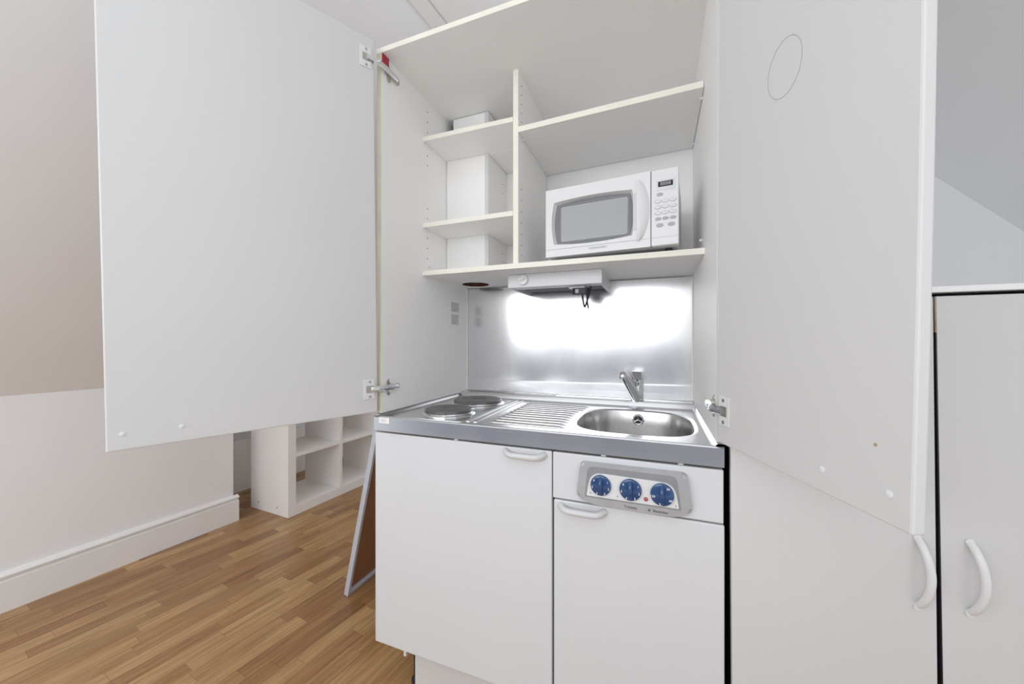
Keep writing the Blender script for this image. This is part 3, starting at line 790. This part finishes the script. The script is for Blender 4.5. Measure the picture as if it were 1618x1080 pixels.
for k in (0, 1):
    bm = BM(); lathe(bm, [(.0022, 0), (.0022, .0008), (0, .0008)], (HX1, .520 + .02 * k, 1.3535), (1, 0, 0), 10); finish('rivet', bm, 'red', hd)
# plug
pg = thing('power_plug', (0.593, 0.40, 1.343), 'small black plug with a looped cord hanging under the extractor hood', 'plug')
mbox('bracket', (0.553, 0.612, 0.392, 0.424, 1.3365, 1.3435), 'plastic', pg, .001)
bm = BM(); prism(bm, rrect(.566, .626, .390, .428, .012), lambda a, b, dd: Vector((a, b, dd)), 1.3365, 1.3140, .003, 2); finish('plug_body', bm, 'black', pg, 40)
mbox('plug_mark', (0.578, 0.590, 0.3890, 0.3902, 1.318, 1.332), 'btn', pg)
bm = BM(); tube(bm, [(.600, .410, 1.316), (.602, .412, 1.295), (.606, .414, 1.272), (.609, .415, 1.266), (.611, .415, 1.272), (.620, .414, 1.300), (.629, .413, 1.330), (.631, .413, 1.352)], .0034, 10); finish('cord', bm, 'black', pg, 60)
bm = BM(); tube(bm, [(.617, .408, 1.316), (.618, .410, 1.290), (.622, .412, 1.262)], .0030, 10); finish('cord', bm, 'black', pg, 60)
bm = BM(); tube(bm, [(.622, .412, 1.262), (.624, .412, 1.256), (.628, .412, 1.254)], .0020, 8); finish('cord_tip', bm, 'plastic', pg, 60)

# ================================================================== MICROWAVE
ma = Vector((.506, .249, 0)); mb_ = Vector((.9165, .213, 0)); md = (mb_ - ma).normalized(); mn = Vector((md.y, -md.x, 0))
MZ0, MZ1 = 1.4235, 1.6490; MWID = (mb_ - ma).length
mw = thing('microwave_oven', (ma + mb_) / 2 - mn * .15 + Vector((0, 0, ZSH)), 'white microwave oven with grey window and keypad on the right shelf', 'microwave')
def mm(a, b, d): return ma + md * a + mn * d + Vector((0, 0, b))
def mpart(name, a0, a1, b0, b1, d0, d1, mat, bev=.002, par=mw, seg=2):
    bm = BM(); box(bm, a0, a1, d0, d1, b0, b1, bev, seg)
    for v in bm.verts: v.co = mm(v.co.x, v.co.z, v.co.y)
    return finish(name, bm, mat, par)
mpart('case', .003, MWID - .003, MZ0, MZ1 - .003, -.285, -.028, 'plastic_soft', .004)
for a in (.03, MWID - .03):
    for d in (-.05, -.25):
        bm = BM(); lathe(bm, [(.010, 0), (.010, .0112)], mm(a, ZSH + .0005, d), seg=14); finish('foot', bm, 'black', mw, 40)
SA = 0.3355
# door frame as a shell with an opening: front outline minus barrel window
NB = 12
def frame_ring(out_pts, in_pts, d_out, d_in, name, mat, par, back=-.028):
    bm = BM(); n = len(out_pts)
    A = [bm.verts.new(mm(a, b, d_out)) for a, b in out_pts]; B = [bm.verts.new(mm(a, b, d_in)) for a, b in in_pts]
    Cb = [bm.verts.new(mm(a, b, back)) for a, b in out_pts]; Db = [bm.verts.new(mm(a, b, back)) for a, b in in_pts]
    for k in range(n):
        k2 = (k + 1) % n
        bm.faces.new((A[k], A[k2], B[k2], B[k])); bm.faces.new((A[k], Cb[k], Cb[k2], A[k2])); bm.faces.new((B[k], B[k2], Db[k2], Db[k])); bm.faces.new((Cb[k], Db[k], Db[k2], Cb[k2]))
    return finish(name, bm, mat, par, 35)
out = barrel(SA / 2, (MZ0 + MZ1) / 2, SA / 2 - .0006, (MZ1 - MZ0) / 2, 0, 0, 0, NB)
inn = barrel(.1555, 1.5340, .1260, .0700, .0085, .0065, 0, NB)
door_m = frame_ring(out, inn, 0.0, -.001, 'door', 'plastic', mw)
# recessed moulding: sloping scoop around the window
inn2 = barrel(.1560, 1.5340, .1190, .0635, .0085, .0085, 0, NB)
bm = BM(); A = [bm.verts.new(mm(a, b, -.001)) for a, b in inn]; B = [bm.verts.new(mm(a, b, -.014)) for a, b in inn2]
for k in range(len(A)): k2 = (k + 1) % len(A); bm.faces.new((A[k], A[k2], B[k2], B[k]))
finish('window_bezel', bm, 'plastic_soft', door_m, 40)
bm = BM(); prism(bm, inn2, mm, -.024, -.013); finish('window', bm, 'glass', door_m)
bm = BM(); prism(bm, round_poly([(.050, 1.4735), (.266, 1.4735), (.268, 1.5900), (.050, 1.5900)], .008), mm, -.0132, -.0124); finish('window_mesh', bm, 'mesh', door_m)
for (a0, b0, a1, b1) in ((.046, 1.470, .270, 1.470), (.046, 1.594, .270, 1.594), (.046, 1.470, .046, 1.594), (.270, 1.470, .270, 1.594)):
    bm = BM(); tube(bm, [mm(a0, b0, -.0125), mm(a1, b1, -.0125)], .0011, 6); finish('window_line', bm, 'greydark', door_m)
# handle: crescent grip, thickest in the middle, bowed to the right
bm = BM(); n = 16; inner = []; outr = []
pathc = []
for i in range(n + 1):
    s = -1 + 2 * i / n; b = 1.5365 + s * .0925
    inner.append((.297, b)); outr.append((.297 + .001 + .034 * max(0, 1 - s * s) ** .6, b))
La = [bm.verts.new(mm(a, b, .001)) for a, b in inner]; Lb = [bm.verts.new(mm(a + .000, b, .004 + .012 * max(0, 1 - ((b - 1.5365) / .0925) ** 2) ** .5)) for a, b in inner]
Lm = [bm.verts.new(mm((a + .297) / 2 + .004, b, .003 + .010 * max(0, 1 - ((b - 1.5365) / .0925) ** 2) ** .5)) for a, b in outr]; Lc = [bm.verts.new(mm(a, b, .0005)) for a, b in outr]
for k in range(n):
    bm.faces.new((La[k], La[k + 1], Lb[k + 1], Lb[k])); bm.faces.new((Lb[k], Lb[k + 1], Lm[k + 1], Lm[k])); bm.faces.new((Lm[k], Lm[k + 1], Lc[k + 1], Lc[k])); bm.faces.new((Lc[k], Lc[k + 1], La[k + 1], La[k]))
bm.faces.new((La[0], Lb[0], Lm[0], Lc[0])); bm.faces.new((La[n], Lc[n], Lm[n], Lb[n]))
finish('handle', bm, 'plastic', door_m, 50)
mpart('handle_recess_shade', .2845, .2965, 1.480, 1.5905, -.0005, .0006, 'plastic_soft', .0, door_m)  # flat greyer patch: painted shade of the recess beside the handle
cp = mpart('control_panel', SA + .0006, MWID, MZ0, MZ1, -.028, 0.0, 'plastic', .003)
def mt(name, body, a, b, size, mat, par, d=.0004, bold=0.0): return text_mesh(name, body, lambda A_, B_, D_: mm(a + A_, b + B_, d), size, mat, par, bold=bold)
mpart('display', .3510, .4025, 1.5860, 1.6175, 0, .0008, 'grey', .0, cp)
mpart('display_screen', .3560, .3965, 1.5965, 1.6120, .0008, .0012, 'dark', .0, cp)
mt('display_digits', '8888', .3763, 1.6042, .0150, 'btn', cp, .0014)
def oval(name, a, b, ra, rb_, mat, par=cp):
    bm = BM(); pts = [(a + ra * math.cos(2 * PI * k / 20), b + rb_ * math.sin(2 * PI * k / 20)) for k in range(20)]
    prism(bm, pts, mm, 0, .0014, .0005, 1); return finish(name, bm, mat, par, 40)
oval('button', .3610, 1.5745, .0092, .0052, 'btn')
num = 1
for r in range(3):
    for c in range(3):
        a, b = .3555 + .0205 * c, 1.5545 - .0172 * r
        oval('button', a, b, .0092, .0056, 'inkpale'); o = oval('button_face', a, b, .0084, .0050, 'plastic')
        for v in o.data.vertices: v.co += Vector(mn) * .0004
        mt('numeral', str(num), a, b, .0065, 'inkpale', cp, .0020); num += 1
for c in range(3): oval('button', .3560 + .0203 * c, 1.5025, .0090, .0050, 'btn')
for a in (.3605, .3920): oval('button', a, 1.4835, .0102, .0060, 'btn')
mt('lettering', 'COOKWORKS', .1760, 1.4385, .0086, 'btn', door_m, .0006, .0001)
for nm, a0, a1, par in (('groove', .004, SA - .002, door_m), ('groove', SA + .002, MWID - .003, cp)):
    mpart(nm, a0, a1, 1.4475, 1.4483, -.0002, .0003, 'inkpale', 0, par)
mpart('seam', SA - .0009, SA + .0009, MZ0 + .002, MZ1 - .002, -.010, -.0004, 'dark', 0)

# ================================================================== FITTED CUPBOARD ON THE RIGHT
fc = thing('fitted_cupboard', (1.55, 0.3, 0), 'low white fitted cupboard under the sloping ceiling, two tall doors with bow handles', 'cupboard')
CT = 1.2455
mbox('carcass', (1.022, 2.085, 0.040, 0.610, 0.0015, CT - .014), 'dark', fc)
mbox('top_trim', (1.0085, 2.085, -0.004, 0.618, CT - .012, CT), 'gloss', fc, .002)
def lean_door(x0, x1, lean0, lean1, y0=.0):
    bm = BM(); box(bm, x0, x1, y0, y0 + .018, 0.060, CT - .019, .0015, 1)
    for v in bm.verts:
        u = (1.226 - v.co.z) / 1.16; w = (v.co.x - x0) / (x1 - x0)
        v.co.x += (lean0 * (1 - w) + lean1 * w) * u
    return finish('door', bm, 'lam', fc)
d1 = lean_door(1.0105, 1.3550, .007, .010); d2 = lean_door(1.3580, 1.7080, .015, .0)
def vmap(cx, cz, bend): return lambda a, r: Vector((cx + bend * (1 - (a / .067) ** 2), -r, cz + a))
bow_handle('handle', d1, vmap(1.331, 0.690, .008), 0.134, 0.026, (0.0048, 0.0066), 'plastic')
bow_handle('handle', d2, vmap(1.405, 0.696, .008), 0.134, 0.026, (0.0048, 0.0066), 'plastic')
mbox('filler_panel', (1.7115, 2.085, 0.0, 0.018, 0.060, CT - .019), 'lam', fc)
mbox('kickboard', (1.0105, 2.085, 0.022, 0.036, 0.0015, 0.060), 'lam', fc)
for nm, za, zb_, mt_ in (('edge_lipping', 1.158, CT - .0195, 'chip'), ('gap_shade_strip', 0.061, 1.157, 'black')):  # the black strip is painted shade for the gap between the doors
    bm = BM(); box(bm, 1.3568, 1.3584, -0.0003, 0.0183, za, zb_)
    for v in bm.verts: v.co.x += .016 * (1.226 - v.co.z) / 1.16
    finish(nm, bm, mt_, d2)

# ================================================================== BOOKCASE
BR = math.radians(-3.6)
bk = thing('bookcase', (-1.36, 0.742, 0.0), 'low white open cube bookcase standing in the recess beyond the kitchenette', 'bookcase')
bk.rotation_euler = (0, 0, BR)
ROOT_LOC[bk.name] = Vector((0, 0, 0))
BD, BW, BH, TT, TI = 0.395, 0.815, 0.785, 0.054, 0.020
def bb(name, x0, x1, y0, y1, z0, z1, mat='case', bev=.001): return mbox(name, (x0, x1, y0, y1, z0, z1), mat, bk, bev)
ss = bb('side_panel', -BD, 0, 0, TT, 0.0005, BH, 'case')
bb('side_panel', -BD, 0, BW - TT, BW, 0.0005, BH, 'case')
bb('bottom_panel', -BD, 0, TT, BW - TT, 0.0005, TT + .006, 'case'); bb('top_panel', -BD, 0, TT, BW - TT, BH - TT, BH, 'case')
mid = BW / 2
bb('divider', -BD + .012, -.002, mid - TI * .6, mid + TI * .6, TT + .006, BH - TT, 'case')
bb('shelf', -BD + .012, -.002, TT, mid - TI * .6, .3805, .4000, 'case'); bb('shelf', -BD + .012, -.002, mid + TI * .6, BW - TT, .3805, .4000, 'case')
for x in (-.11, -.31):
    bm = BM(); lathe(bm, [(.006, 0), (.006, .001), (0, .0012)], (x, 0, .050), (0, -1, 0), 14); finish('screw', bm, 'btn', bk)

# ================================================================== LEANING FRAME
pf = thing('picture_frame', (-0.43, 0.55, 0.0), 'tall grey metal frame with brown backing leaning on the side of the kitchenette', 'picture frame')
PHI = math.atan2(0.155, 0.70); PL = 1.90; PW = 0.60; PB = 0.032; PTK = 0.024
up_ = Vector((math.sin(PHI), 0, math.cos(PHI))); nn_ = Vector((math.cos(PHI), 0, -math.sin(PHI)))
org = Vector((-0.452, 0.312, 0.0012 + PTK * math.sin(PHI)))
def fmap(a, b, d): return org + Vector((0, a, 0)) + up_ * b + nn_ * d      # a along the wall, b up the frame, d towards the kitchenette
def fbox(name, a0, a1, b0, b1, d0, d1, mat, bev=.0015):
    bm = BM(); box(bm, a0, a1, d0, d1, b0, b1, bev, 2)
    for v in bm.verts: v.co = fmap(v.co.x, v.co.z, v.co.y)
    return finish(name, bm, mat, pf)
fbox('frame_side', 0, .014, 0, PL, 0, PTK, 'alu'); fbox('frame_side', PW - .014, PW, 0, PL, 0, PTK, 'alu')
fbox('frame_rail', .014, PW - .014, 0, .016, 0, PTK, 'alu'); fbox('frame_rail', .014, PW - .014, PL - .016, PL, 0, PTK, 'alu')
fbox('backing_board', .014, PW - .014, .016, PL - .016, .004, .009, 'hard', 0)
fbox('corner_screw', .018, .026, .017, .025, .009, .016, 'chrome')
